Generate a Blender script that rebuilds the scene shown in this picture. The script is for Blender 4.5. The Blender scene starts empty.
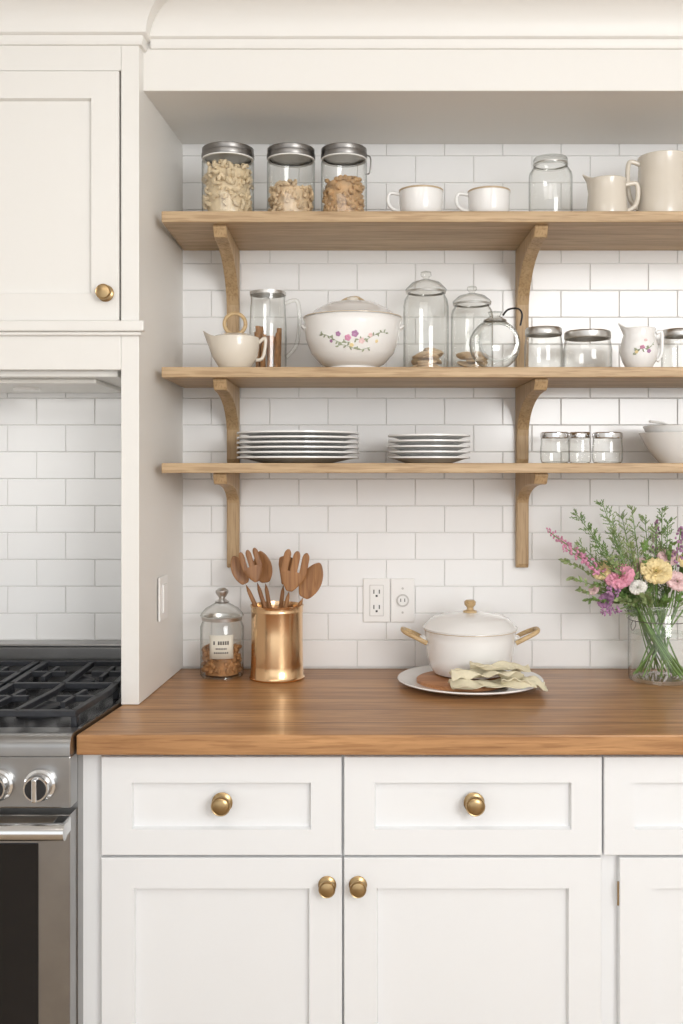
import bpy, math, random
from mathutils import Vector, Matrix
random.seed(7)
R=random.uniform
# ---------------- plan measurements: back wall is y=0, room towards -y, metres -------------
D=2.55; S=0.0025; CX=352.0; HY=468.0; EYE=1.41
def rr(d): return D/(D-d)
def X(px,d): return (px-CX)*S/rr(d)
def Z(py,d): return EYE-(py-HY)*S/rr(d)
def L(n,d): return n*S/rr(d)

# ---------------- materials ----------------
def newmat(name):
    m=bpy.data.materials.new(name); m.use_nodes=True
    nt=m.node_tree; b=nt.nodes['Principled BSDF']; return m,nt,b
def plain(name,col,rough=0.4,metal=0.0,var=0.03,scale=8,bump=0.0,coat=0.0,bscale=60,sss=0):
    m,nt,b=newmat(name)
    tc=nt.nodes.new('ShaderNodeTexCoord'); n=nt.nodes.new('ShaderNodeTexNoise')
    n.inputs['Scale'].default_value=scale; n.inputs['Detail'].default_value=3
    nt.links.new(tc.outputs['Object'],n.inputs['Vector'])
    r=nt.nodes.new('ShaderNodeValToRGB')
    r.color_ramp.elements[0].position=.3; r.color_ramp.elements[1].position=.7
    r.color_ramp.elements[0].color=tuple(max(0,c*(1-var)) for c in col)+(1,)
    r.color_ramp.elements[1].color=tuple(min(1,c*(1+var)) for c in col)+(1,)
    nt.links.new(n.outputs['Fac'],r.inputs['Fac']); nt.links.new(r.outputs['Color'],b.inputs['Base Color'])
    b.inputs['Roughness'].default_value=rough; b.inputs['Metallic'].default_value=metal
    b.inputs['Coat Weight'].default_value=coat
    if bump>0:
        n2=nt.nodes.new('ShaderNodeTexNoise'); n2.inputs['Scale'].default_value=bscale
        nt.links.new(tc.outputs['Object'],n2.inputs['Vector'])
        bp=nt.nodes.new('ShaderNodeBump'); bp.inputs['Strength'].default_value=bump; bp.inputs['Distance'].default_value=.002
        nt.links.new(n2.outputs['Fac'],bp.inputs['Height']); nt.links.new(bp.outputs['Normal'],b.inputs['Normal'])
    return m
def wood(name,c1,c2,axis='X',rough=0.45,planks=None,fine=1.0,coat=0.0):
    m,nt,b=newmat(name)
    tc=nt.nodes.new('ShaderNodeTexCoord'); mp=nt.nodes.new('ShaderNodeMapping')
    sc=[22*fine]*3; sc['XYZ'.index(axis)]=1.3*fine
    mp.inputs['Scale'].default_value=sc
    nt.links.new(tc.outputs['Object'],mp.inputs['Vector'])
    n=nt.nodes.new('ShaderNodeTexNoise'); n.inputs['Scale'].default_value=1.6; n.inputs['Detail'].default_value=8
    n.inputs['Roughness'].default_value=.62; n.inputs['Distortion'].default_value=.6
    vec=mp.outputs['Vector']
    if planks:
        bk=nt.nodes.new('ShaderNodeTexBrick'); bk.inputs['Scale'].default_value=1
        bk.inputs['Brick Width'].default_value=planks[0]; bk.inputs['Row Height'].default_value=planks[1]
        bk.inputs['Mortar Size'].default_value=.0016; bk.inputs['Mortar Smooth'].default_value=.3
        bk.inputs['Color1'].default_value=(.0,.0,.0,1); bk.inputs['Color2'].default_value=(1,1,1,1); bk.inputs['Mortar'].default_value=(.5,.5,.5,1)
        bk.offset=.37
        mo=nt.nodes.new('ShaderNodeMapping'); mo.inputs['Location'].default_value=(.55,.02,0)
        nt.links.new(tc.outputs['Object'],mo.inputs['Vector']); nt.links.new(mo.outputs['Vector'],bk.inputs['Vector'])
        mul=nt.nodes.new('ShaderNodeVectorMath'); mul.operation='MULTIPLY'; mul.inputs[1].default_value=(7,7,7)
        nt.links.new(bk.outputs['Color'],mul.inputs[0])
        add=nt.nodes.new('ShaderNodeVectorMath'); nt.links.new(mul.outputs[0],add.inputs[0]); nt.links.new(vec,add.inputs[1])
        vec=add.outputs[0]
    nt.links.new(vec,n.inputs['Vector'])
    r=nt.nodes.new('ShaderNodeValToRGB'); r.color_ramp.elements[0].position=.3; r.color_ramp.elements[1].position=.68
    r.color_ramp.elements[0].color=c1+(1,); r.color_ramp.elements[1].color=c2+(1,)
    nt.links.new(n.outputs['Fac'],r.inputs['Fac'])
    col=r.outputs['Color']
    # fine pores
    n3=nt.nodes.new('ShaderNodeTexNoise'); n3.inputs['Scale'].default_value=9; n3.inputs['Detail'].default_value=3
    nt.links.new(vec,n3.inputs['Vector'])
    r3=nt.nodes.new('ShaderNodeValToRGB'); r3.color_ramp.elements[0].position=.36; r3.color_ramp.elements[1].position=.5
    r3.color_ramp.elements[0].color=(.78,.73,.68,1); r3.color_ramp.elements[1].color=(1,1,1,1)
    nt.links.new(n3.outputs['Fac'],r3.inputs['Fac'])
    mx3=nt.nodes.new('ShaderNodeMix'); mx3.data_type='RGBA'; mx3.blend_type='MULTIPLY'; mx3.inputs['Factor'].default_value=1
    nt.links.new(col,mx3.inputs['A']); nt.links.new(r3.outputs['Color'],mx3.inputs['B']); col=mx3.outputs['Result']
    if planks:
        mx=nt.nodes.new('ShaderNodeMix'); mx.data_type='RGBA'; mx.blend_type='MULTIPLY'; mx.inputs['Factor'].default_value=1
        r2=nt.nodes.new('ShaderNodeValToRGB'); r2.color_ramp.elements[0].color=(.80,.77,.73,1); r2.color_ramp.elements[1].color=(1,1,1,1)
        nt.links.new(bk.outputs['Color'],r2.inputs['Fac'])
        nt.links.new(col,mx.inputs['A']); nt.links.new(r2.outputs['Color'],mx.inputs['B'])
        mx2=nt.nodes.new('ShaderNodeMix'); mx2.data_type='RGBA'; mx2.inputs['B'].default_value=(c1[0]*.35,c1[1]*.35,c1[2]*.35,1)
        nt.links.new(bk.outputs['Fac'],mx2.inputs['Factor']); nt.links.new(mx.outputs['Result'],mx2.inputs['A'])
        col=mx2.outputs['Result']
    nt.links.new(col,b.inputs['Base Color'])
    bp=nt.nodes.new('ShaderNodeBump'); bp.inputs['Strength'].default_value=.15; bp.inputs['Distance'].default_value=.001
    nt.links.new(n.outputs['Fac'],bp.inputs['Height']); nt.links.new(bp.outputs['Normal'],b.inputs['Normal'])
    b.inputs['Roughness'].default_value=rough; b.inputs['Coat Weight'].default_value=coat
    return m
def glassmat(name,tint=(.98,.985,.975),edge=(.36,.37,.35),refl=1.0):
    m=bpy.data.materials.new(name); m.use_nodes=True; nt=m.node_tree; nt.nodes.clear()
    o=nt.nodes.new('ShaderNodeOutputMaterial'); t=nt.nodes.new('ShaderNodeBsdfTransparent'); g=nt.nodes.new('ShaderNodeBsdfGlossy')
    g.inputs['Roughness'].default_value=.04; g.inputs['Color'].default_value=(refl,refl,refl,1)
    lw=nt.nodes.new('ShaderNodeLayerWeight'); lw.inputs['Blend'].default_value=.5
    r=nt.nodes.new('ShaderNodeValToRGB'); r.color_ramp.elements[0].color=tint+(1,); r.color_ramp.elements[1].color=edge+(1,)
    r.color_ramp.elements[0].position=.5; r.color_ramp.elements[1].position=.95
    nt.links.new(lw.outputs['Facing'],r.inputs['Fac']); nt.links.new(r.outputs['Color'],t.inputs['Color'])
    r2=nt.nodes.new('ShaderNodeValToRGB'); r2.color_ramp.elements[0].color=(.06,)*3+(1,); r2.color_ramp.elements[1].color=(.40,)*3+(1,)
    r2.color_ramp.elements[0].position=.35
    nt.links.new(lw.outputs['Facing'],r2.inputs['Fac'])
    mx=nt.nodes.new('ShaderNodeMixShader'); nt.links.new(r2.outputs['Color'],mx.inputs['Fac'])
    nt.links.new(t.outputs[0],mx.inputs[1]); nt.links.new(g.outputs[0],mx.inputs[2]); nt.links.new(mx.outputs[0],o.inputs['Surface'])
    return m

M_up=plain('paint_ivory',(.84,.825,.79),.42,var=.008,scale=2)
M_cab=plain('paint_white',(.84,.85,.86),.38,var=.008,scale=2)
M_wall=plain('plaster_white',(.88,.875,.865),.7,var=.015,scale=3,bump=.05)
M_tile=plain('tile_glaze',(.91,.91,.905),.15,var=.008,scale=5,bump=.02,coat=.0,bscale=14)
M_grout=plain('grout',(.76,.75,.73),.9,var=.03,scale=60)
M_oak=wood('oak_shelf',(.38,.25,.13),(.62,.45,.27),'X',.5)
M_oakz=wood('oak_bracket',(.41,.27,.135),(.60,.43,.25),'Z',.5)
M_counter=wood('butcher_block',(.30,.140,.050),(.60,.325,.140),'X',.40,planks=(2.6,.105),coat=.06)
M_floor=wood('floor_planks',(.40,.30,.20),(.58,.45,.32),'X',.45,planks=(1.2,.12))
M_utensil=wood('utensil_wood',(.20,.085,.03),(.42,.205,.08),'Z',.45)
M_trivet=wood('trivet_wood',(.36,.15,.06),(.58,.28,.12),'X',.45,fine=2)
M_handle=wood('handle_wood',(.48,.33,.16),(.68,.50,.28),'X',.4,fine=2)
M_brass=plain('brass',(.44,.31,.16),.30,1.0,.08,40)
M_copper=plain('copper',(.80,.54,.31),.20,1.0,.05,9)
M_steel=plain('stainless',(.36,.355,.35),.30,1.0,.05,20)
M_chrome=plain('chrome',(.75,.75,.75),.12,1.0,.02,10)
M_zinc=plain('zinc_lid',(.25,.24,.23),.35,1.0,.1,30)
M_tin=plain('tin_lid',(.60,.59,.57),.32,1.0,.08,30)
M_black=plain('black_enamel',(.018,.018,.02),.25,0,.2,20)
M_iron=plain('cast_iron',(.022,.024,.030),.5,0,.2,60,bump=.2)
M_dglass=plain('oven_glass',(.008,.008,.009),.12,0,.1,5)
M_cer=plain('white_ceramic',(.91,.905,.89),.14,0,.01,6,coat=.3)
M_cream=plain('cream_ceramic',(.74,.68,.585),.22,0,.03,10,coat=.3)
M_grey=plain('plate_rim_grey',(.42,.40,.38),.3,0,.05,30)
M_tan=plain('tan_line',(.52,.40,.26),.35,0,.04,20)
M_plastic=plain('outlet_plastic',(.90,.89,.87),.3,0,.01,6)
M_plastic2=plain('outlet_plastic_grey',(.60,.58,.56),.4,0,.01,6)
M_slot=plain('slot_dark',(.04,.04,.04),.5)
M_cashew=plain('cashew',(.76,.62,.42),.5,0,.10,60)
M_peanut=plain('pale_nut',(.70,.53,.34),.5,0,.15,60)
M_almond=plain('brown_nut',(.54,.34,.17),.5,0,.25,60)
M_cookie=plain('cookie',(.38,.19,.075),.7,0,.35,60,bump=.4)
M_label=plain('paper_label',(.74,.70,.60),.6,0,.03,30)
M_ink=plain('label_ink',(.12,.11,.10),.6)
M_cloth=plain('linen_cloth',(.74,.68,.50),.9,0,.08,40,bump=.3,bscale=400)
M_leaf=plain('leaf_green',(.15,.25,.07),.55,0,.3,30)
M_leaf2=plain('leaf_pale',(.30,.38,.17),.55,0,.3,30)
M_stem=plain('stem_green',(.17,.30,.08),.45,0,.2,30)
M_pink=plain('petal_pink',(.84,.38,.50),.6,0,.12,50)
M_lpink=plain('petal_blush',(.88,.64,.64),.6,0,.10,50)
M_yel=plain('petal_yellow',(.90,.74,.40),.6,0,.10,50)
M_white=plain('petal_white',(.90,.88,.82),.6,0,.05,50)
M_pur=plain('petal_purple',(.46,.24,.42),.6,0,.2,50)
M_mauve=plain('petal_mauve',(.72,.32,.48),.6,0,.2,50)
M_deco=plain('painted_leaf',(.34,.38,.26),.3,0,.2,50)
M_glass=glassmat('clear_glass')
M_water=glassmat('water',(.93,.96,.93),(.7,.75,.7))

# ---------------- geometry helpers ----------------
import bmesh
def mesh(name,vf,mat,parent=None,loc=(0,0,0),smooth=True,bevel=0,ang=38,solid=0,sub=0):
    v,f=vf
    me=bpy.data.meshes.new(name); me.from_pydata([tuple(p) for p in v],[],f)
    me.materials.append(mat)
    bm=bmesh.new(); bm.from_mesh(me)
    bmesh.ops.remove_doubles(bm,verts=bm.verts,dist=1e-6)
    bmesh.ops.recalc_face_normals(bm,faces=bm.faces)
    if smooth:
        for fc in bm.faces: fc.smooth=True
        for e in bm.edges:
            if len(e.link_faces)==2 and e.calc_face_angle(0)>math.radians(ang): e.smooth=False
    bm.to_mesh(me); bm.free()
    o=bpy.data.objects.new(name,me); bpy.context.scene.collection.objects.link(o)
    o.location=loc
    if parent: o.parent=parent
    if solid:
        md=o.modifiers.new('solid','SOLIDIFY'); md.thickness=solid; md.offset=0
    if sub:
        md=o.modifiers.new('sub','SUBSURF'); md.levels=sub; md.render_levels=sub
    if bevel:
        md=o.modifiers.new('bevel','BEVEL'); md.width=bevel; md.segments=2; md.limit_method='ANGLE'; md.angle_limit=math.radians(40)
    return o
def root(name,loc):
    e=bpy.data.objects.new(name,None); e.empty_display_size=.05
    bpy.context.scene.collection.objects.link(e); e.location=loc; return e
def join(*parts):
    V=[];F=[]
    for v,f in parts:
        n=len(V); V+=list(v); F+=[tuple(i+n for i in q) for q in f]
    return V,F
def xf(vf,M): return [M@Vector(p) for p in vf[0]],vf[1]
def box(x0,x1,y0,y1,z0,z1):
    v=[(x,y,z) for x in(x0,x1) for y in(y0,y1) for z in(z0,z1)]
    return v,[(0,1,3,2),(4,6,7,5),(0,4,5,1),(2,3,7,6),(0,2,6,4),(1,5,7,3)]
def lathe(prof,seg=48,c=(0,0,0),closed=False):
    V=[];F=[];rings=[]
    for r,z in prof:
        if r<1e-6: V.append((c[0],c[1],c[2]+z)); rings.append([len(V)-1])
        else:
            s=len(V)
            for i in range(seg):
                a=2*math.pi*i/seg; V.append((c[0]+r*math.cos(a),c[1]+r*math.sin(a),c[2]+z))
            rings.append(list(range(s,s+seg)))
    pr=list(zip(rings[:-1],rings[1:]))
    if closed: pr.append((rings[-1],rings[0]))
    for a,b in pr:
        if len(a)==1 and len(b)==1: continue
        for i in range(seg):
            j=(i+1)%seg
            if len(a)==1: F.append((a[0],b[i],b[j]))
            elif len(b)==1: F.append((a[i],a[j],b[0]))
            else: F.append((a[i],a[j],b[j],b[i]))
    return V,F
def catmull(pts,n=8,closed=False):
    pts=[Vector(p) for p in pts]; out=[]
    m=len(pts); rng=range(m) if closed else range(m-1)
    for i in rng:
        if closed: p=[pts[(i+k)%m] for k in(-1,0,1,2)]
        else: p=[pts[max(0,i-1)],pts[i],pts[i+1],pts[min(m-1,i+2)]]
        for k in range(n):
            t=k/n
            out.append(.5*((2*p[1])+(-p[0]+p[2])*t+(2*p[0]-5*p[1]+4*p[2]-p[3])*t*t+(-p[0]+3*p[1]-3*p[2]+p[3])*t**3))
    if not closed: out.append(pts[-1])
    return out
def tube(pts,rad,seg=10,closed=False,flat=1.0):
    pts=[Vector(p) for p in pts]; n=len(pts); V=[];F=[]
    up=None
    for i,p in enumerate(pts):
        if closed: t=pts[(i+1)%n]-pts[i-1]
        else: t=pts[min(n-1,i+1)]-pts[max(0,i-1)]
        t.normalize()
        if up is None:
            up=Vector((0,0,1)) if abs(t.z)<.9 else Vector((1,0,0))
        s=t.cross(up); 
        if s.length<1e-5: s=t.cross(Vector((0,1,0)))
        s.normalize(); up=s.cross(t).normalized()
        r=rad[i] if isinstance(rad,(list,tuple)) else rad
        for k in range(seg):
            a=2*math.pi*k/seg; V.append(p+s*math.cos(a)*r+up*math.sin(a)*r*flat)
    for i in range(n if closed else n-1):
        a=i*seg; b=((i+1)%n)*seg
        for k in range(seg):
            k2=(k+1)%seg; F.append((a+k,a+k2,b+k2,b+k))
    if not closed:
        F.append(tuple(range(seg-1,-1,-1))); F.append(tuple(range((n-1)*seg,n*seg)))
    return V,F
def ell(c,rad,M=None,u=10,v=7):
    prof=[(math.sin(math.pi*i/v),-math.cos(math.pi*i/v)) for i in range(v+1)]
    prof[0]=(0,-1);prof[-1]=(0,1)
    vf=lathe(prof,u)
    M=M or Matrix.Identity(3)
    c=Vector(c)
    return [c+M@Vector((p[0]*rad[0],p[1]*rad[1],p[2]*rad[2])) for p in vf[0]],vf[1]
def rotm(a,b,c): return (Matrix.Rotation(a,3,'X')@Matrix.Rotation(b,3,'Y')@Matrix.Rotation(c,3,'Z'))
def prism_yz(poly,x0,x1):
    n=len(poly); V=[(x0,y,z) for y,z in poly]+[(x1,y,z) for y,z in poly]
    F=[tuple(range(n)),tuple(range(2*n-1,n-1,-1))]+[(i,(i+1)%n,(i+1)%n+n,i+n) for i in range(n)]
    return V,F
def prism_xy(poly,z0,z1):
    n=len(poly); V=[(x,y,z0) for x,y in poly]+[(x,y,z1) for x,y in poly]
    F=[tuple(range(n)),tuple(range(2*n-1,n-1,-1))]+[(i,(i+1)%n,(i+1)%n+n,i+n) for i in range(n)]
    return V,F
def strips(lines):
    n=len(lines[0]); V=[p for l in lines for p in l]; F=[]
    for i in range(len(lines)-1):
        for k in range(n-1): F.append((i*n+k,i*n+k+1,(i+1)*n+k+1,(i+1)*n+k))
    return V,F

# ---------------- room shell ----------------
XL,XR,YF,ZC=-2.2,2.3,-4.6,2.52
mesh('wall_back',box(XL,XR,0.0,.12,0,ZC+.1),M_grout,smooth=False)
mesh('wall_left',box(XL-.12,XL,YF,.12,0,ZC+.1),M_wall,smooth=False)
mesh('wall_right',box(XR,XR+.12,YF,.12,0,ZC+.1),M_wall,smooth=False)
mesh('floor',box(XL-.12,XR+.12,YF,.12,-.08,0),M_floor,smooth=False)
mesh('ceiling',box(XL-.12,XR+.12,YF,.12,ZC,ZC+.1),M_wall,smooth=False)
# tiles
TW,TH,G,TT=.1455,.0672,.0017,.003
parts=[]
row=0; z=.9135
while z<2.25:
    x=XL+ (TW*.5 if row%2 else 0)
    x+=.03
    while x<1.9:
        x0,x1,z0,z1=x+G/2,x+TW-G/2,z,z+TH-G
        t=[TT+R(-.00012,.00012) for _ in range(4)]; b=.0012
        V=[(x0,0,z0),(x1,0,z0),(x1,0,z1),(x0,0,z1),
           (x0,-TT*.65,z0),(x1,-TT*.65,z0),(x1,-TT*.65,z1),(x0,-TT*.65,z1),
           (x0+b,-t[0],z0+b),(x1-b,-t[1],z0+b),(x1-b,-t[2],z1-b),(x0+b,-t[3],z1-b)]
        F=[(0,1,5,4),(1,2,6,5),(2,3,7,6),(3,0,4,7),(4,5,9,8),(5,6,10,9),(6,7,11,10),(7,4,8,11),(8,9,10,11)]
        parts.append((V,F)); x+=TW
    z+=TH; row+=1
mesh('wall_tile_backsplash',join(*parts),M_tile,smooth=False)

# soffit above the open shelves
SD=.365; zS=2.218
XI=-.4225            # inner face of side panel at wall
XF=X(139,.40)        # inner face at the panel front
XO=X(121,.40)
s=root('soffit_bulkhead',(0,0,0))
mesh('soffit_box',box(-.455,XR-.001,-SD,-.004,zS,ZC-.001),M_up,s,smooth=False,bevel=.002)
def crown_prof(base,h):  # (outward, z)
    P=[(0,base-.012),(.006,base-.012),(.010,base-.004),(.010,base+.006),(.016,base+.008)]
    for i in range(9):
        a=i/8*math.pi/2
        P.append((.018+ (h*.75)*(1-math.cos(a)), base+.010+ (h*.72)*math.sin(a)))
    o=P[-1][0]; zz=P[-1][1]
    P+=[(o+.006,zz),(o+.008,zz+.012),(o+.016,zz+.014),(o+.016,base+h+.05)]
    return P
P=crown_prof(Z(44,SD),.10)
mesh('trim_crown_soffit',strips([[(-.43,-SD-o,z),(XR,-SD-o,z)] for o,z in P]),M_up,s,ang=30)
# upper cabinet on the left + tall side panel
UD=.40
c=root('upper_cabinet',(0,0,0))
zb=1.617
zl0=Z(334,UD); zl1=Z(321.5,UD)
mesh('side_panel',prism_xy([(XO,-.001),(XI,-.001),(XF,-UD),(XO,-UD)],.911,ZC-.001),M_up,c,smooth=False,bevel=.0015)
mesh('carcass',box(-1.75,XO-.0005,-UD+.021,-.004,zl0,ZC-.001),M_up,c,smooth=False)
mesh('valance',box(-1.75,XO-.0003,-UD,-UD+.02,zb,zl0),M_up,c,smooth=False,bevel=.002)
mesh('frieze',box(-1.75,XO-.0003,-UD,-UD+.02,Z(71,UD)+.001,ZC-.001),M_up,c,smooth=False)
mesh('bottom_rail',box(-1.75,XO-.0003,-UD,-UD+.02,zl0,zl1),M_up,c,smooth=False)
mesh('valance_side',box(-1.75,-1.73,-UD+.02,-.004,zb,zl0),M_up,c,smooth=False)
# ledge moulding
mesh('trim_ledge',join(box(-1.77,X(144,UD+.015),-UD-.018,-UD-.0001,zl0+.004,zl1),box(-1.765,X(142,UD),-UD-.010,-UD-.0001,zl0-.004,zl0+.004)),M_up,c,smooth=False,bevel=.003)
P=crown_prof(Z(40,UD),.10)
mesh('trim_crown_cabinet',strips([[(-1.76,-UD-o,z),(XF+o,-UD-o,z),(XF+o+.003,-SD+.01,z)] for o,z in P]),M_up,c,ang=30)

def shaker(x0,x1,z0,z1,y,rail,th=.02,rec=.012,bv=.0025,railt=None):
    railt=railt or rail; e=.0015
    def ring(a,ax,yy): return [(x0+a,yy,z0+ax),(x1-a,yy,z0+ax),(x1-a,yy,z1-ax),(x0+a,yy,z1-ax)]
    rings=[ring(0,0,y+th),ring(0,0,y+e),ring(e,e,y),ring(rail,railt,y),ring(rail+bv,railt+bv,y+rec)]
    V=[p for r in rings for p in r]; F=[(0,1,2,3)]
    for i in range(4):
        for k in range(4): F.append((i*4+k,i*4+(k+1)%4,(i+1)*4+(k+1)%4,(i+1)*4+k))
    F.append((16,17,18,19)); return V,F
def knob(parent,x,y,z,r=.016,mat=M_brass,name='knob'):
    prof=[(0,0),(r*1.05,0),(r*1.08,.002),(r*.95,.004),(r*.45,.006),(r*.4,.014),(r*.8,.018),(r,.021),(r*1.0,.024),(r*.93,.026),(r*.86,.0255),(r*.80,.0268),(r*.4,.0285),(0,.029)]
    vf=lathe(prof,32); M=Matrix.Rotation(math.radians(90),3,'X')
    vf=xf(vf,M)
    mesh(name,vf,mat,parent,(x,y,z))
# doors of upper cabinet
ud_x1=X(119,UD); wd=.46
mesh('door_leaf_a',shaker(ud_x1-wd,ud_x1,zl1+.001,Z(71,UD),-UD-.002,.058),M_up,c,ang=20)
mesh('door_leaf_b',shaker(ud_x1-2*wd-.003,ud_x1-wd-.003,zl1+.001,Z(71,UD),-UD-.002,.058),M_up,c,ang=20)
knob(c,X(106,UD),-UD-.002,Z(292,UD+.02),.0165)
knob(c,ud_x1-wd-.03,-UD-.002,Z(292,UD+.02),.0165)
# hood insert
h=root('range_hood_insert',(0,0,0))
mesh('liner',join(box(-1.72,XO-.012,-UD+.025,-.01,1.604,1.66),box(-1.66,XO-.07,-UD+.07,-.05,1.594,1.604)),M_up,h,smooth=False,bevel=.003)
mesh('lamp_lens',lathe([(0,0),(.03,0),(.03,.006),(0,.006)],24),M_plastic,h,(-.75,-.2,1.588))

# ---------------- shelves & brackets ----------------
SHD=.30; sx0=-.4205; sx1=1.75
zt=[1.977,1.633,1.421]; zbm=[1.9525,1.610,1.399]
for i in range(3):
    o=mesh('wall_shelf',box(0,sx1-sx0,-SHD,-.004,zbm[i]-zt[i],0),M_oak,None,(sx0,0,zt[i]),smooth=False,bevel=.002)
def bracket(xc,zbot_shelf,length,w=.030,arm=.275,web=.13):
    leg=.026
    poly=[(-.004,0),(-arm,0),(-arm-.003,-.006),(-arm+.012,-.024)]
    n=10
    y0,z0=-arm+.022,-.026; y1,z1=-leg,-web
    for i in range(n+1):
        a=i/n*math.pi/2
        poly.append((y0+(y1-y0)*math.sin(a), z0+(z1-z0)*(1-math.cos(a))))
    poly+=[(-leg,-length+.01),(-leg+.006,-length),(-.004,-length)]
    mesh('shelf_bracket',prism_yz(poly,-w/2,w/2),M_oakz,None,(xc,0,zbot_shelf),smooth=False,bevel=.002)
for xc in (X(234,0),X(521,0),X(808,0)):
    bracket(xc,zbm[0]-.0002,zbm[0]-zt[1]-.001,web=.16)
    bracket(xc,zbm[1]-.0002,zbm[1]-zt[2]-.001,web=.12)
    bracket(xc,zbm[2]-.0002,.236,web=.075)

# ---------------- base cabinets & counter ----------------
CD=.64; CT=.91
e_front=X(76,CD); k=.125
def edge(d): return e_front+k*min(.24,max(0,.64-d))
cnt=root('kitchen_counter',(0,0,0))
poly=[(e_front,-CD),(XR-.3,-CD),(XR-.3,-.004),(edge(0)+.001,-.004),(edge(.4)+.001,-.4)]
mesh('worktop',prism_xy(poly,CT-.038,CT),M_counter,cnt,smooth=False,bevel=.003)
b=root('base_cabinet',(0,0,0))
FD=.595; DD=.612
xL=X(82,FD)
mesh('carcass',box(xL,XR-.32,-FD,-.01,.10,CT-.0385),M_cab,b,smooth=False,bevel=.001)
mesh('toe_kick',box(xL+.01,XR-.33,-FD+.07,-.02,0,.10),M_cab,b,smooth=False)
def f(px): return X(px,DD)
th=DD-FD-.0005
zdt,zdb=Z(757,DD),Z(855.5,DD); zot=Z(858,DD)
units=[(101,341.5,101,342),(344,602,344,601.5),(604,862,619.5,862),(865,1122,865,1120)]
for a0,a1,b0,b1 in units:
    mesh('drawer_front',shaker(f(a0),f(a1),zdb,zdt,-DD,.058,th,railt=.049),M_cab,b,ang=20)
    mesh('door_front',shaker(f(b0),f(b1),.125,zot,-DD,.062,th,railt=.058),M_cab,b,ang=20)
    knob(b,f((a0+a1)/2+1),-DD,Z(806,DD+.02),.0185)
knob(b,X(327,DD+.02),-DD,Z(889,DD+.02),.0160); knob(b,X(358,DD+.02),-DD,Z(889,DD+.02),.0160)
knob(b,X(843,DD+.02),-DD,Z(889,DD+.02),.0160); knob(b,X(885,DD+.02),-DD,Z(889,DD+.02),.0160)
mesh('hinge',lathe([(0,0),(.0018,0),(.0018,.045),(0,.045)],12),M_brass,b,(X(618,DD),-DD-.001,Z(905,DD)))

# ---------------- range ----------------
g=root('gas_range',(0,0,0))
def shear(vf): return [(p[0]+k*min(.24,max(0,.64+p[1])),p[1],p[2]) for p in vf[0]],vf[1]
def rm(name,vf,mat,**kw): return mesh(name,shear(vf),mat,g,**kw)
rx1=e_front-.004; rx0=rx1-.76
def segbox(x0,x1,y0,y1,z0,z1,n=8):
    return join(*[box(x0,x1,y0+(y1-y0)*i/n,y0+(y1-y0)*(i+1)/n,z0,z1) for i in range(n)])
rm('body',prism_xy([(rx0,-.62),(rx1,-.62),(rx1,-.40),(rx1,-.03),(rx0,-.03),(rx0,-.40)],.06,.90),M_steel,smooth=False)
rm('feet',join(*[box(x,x+.05,y,y+.05,0,.06) for x in(rx0+.03,rx1-.08) for y in(-.58,-.12)]),M_black,smooth=False)
rm('cooktop',prism_xy([(rx0+.012,-.60),(rx1-.008,-.60),(rx1-.008,-.40),(rx1-.008,-.07),(rx0+.012,-.07),(rx0+.012,-.40)],.9003,.909),M_black,smooth=False,bevel=.002)
# rounded front rim
pr=[(-.60,.9002),(-.60,.914),(-.635,.915)]+[(-.645-.022*math.sin(a),.893+.022*math.cos(a)) for a in [i/8*math.pi/2 for i in range(9)]]+[(-.667,.878),(-.62,.876)]
rm('front_rim',prism_yz(pr,rx0,rx1),M_steel,ang=30)
rm('side_rim',prism_xy([(rx1-.008,-.60),(rx1,-.60),(rx1,-.40),(rx1,-.03),(rx1-.008,-.03),(rx1-.008,-.40)],.9003,.915),M_steel,smooth=False)
rm('backguard',join(box(rx0,rx1,-.055,-.0045,.9003,.972),box(rx0,rx1,-.06,-.0045,.972,.980)),M_steel,smooth=False,bevel=.003)
rm('control_panel',box(rx0,rx1,-.662,-.6202,Z(808,.66),.8765),M_steel,smooth=False,bevel=.003)
# grates
gp=[]
for gx0,gx1 in ((rx1-.255,rx1-.016),(rx1-.505,rx1-.265),(rx0+.015,rx1-.515)):
    za,zb2=.932,.944
    for yy in (-.585,-.335,-.085): gp.append(box(gx0,gx1,yy-.007,yy+.007,za,zb2))
    for xx in (gx0,gx1-.014): gp.append(segbox(xx,xx+.014,-.585,-.085,za,zb2))
    mid=(gx0+gx1)/2
    gp.append(segbox(mid-.006,mid+.006,-.585,-.085,za,zb2))
    for cy in (-.46,-.21):
        gp.append(box(gx0,mid-.03,cy-.006,cy+.006,za,zb2)); gp.append(box(mid+.03,gx1,cy-.006,cy+.006,za,zb2))
        for sx in (-1,1):
            gp.append(box(mid+sx*.065-.005,mid+sx*.065+.005,cy-.06,cy+.06,za,zb2))
    for xx in (gx0,gx1-.012):
        for yy in (-.585,-.34,-.097): gp.append(box(xx,xx+.012,yy,yy+.012,.909,za))
rm('grates',join(*gp),M_iron,smooth=False,bevel=.0015)
bp=[]
for gx0,gx1 in ((rx1-.255,rx1-.016),(rx1-.505,rx1-.265),(rx0+.015,rx1-.515)):
    for cy in (-.46,-.21):
        bp.append(lathe([(0,0),(.05,0),(.05,.006),(.036,.008),(.036,.014),(.03,.017),(0,.017)],32,((gx0+gx1)/2,cy,.909)))
rm('burners',join(*bp),M_iron)
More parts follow.
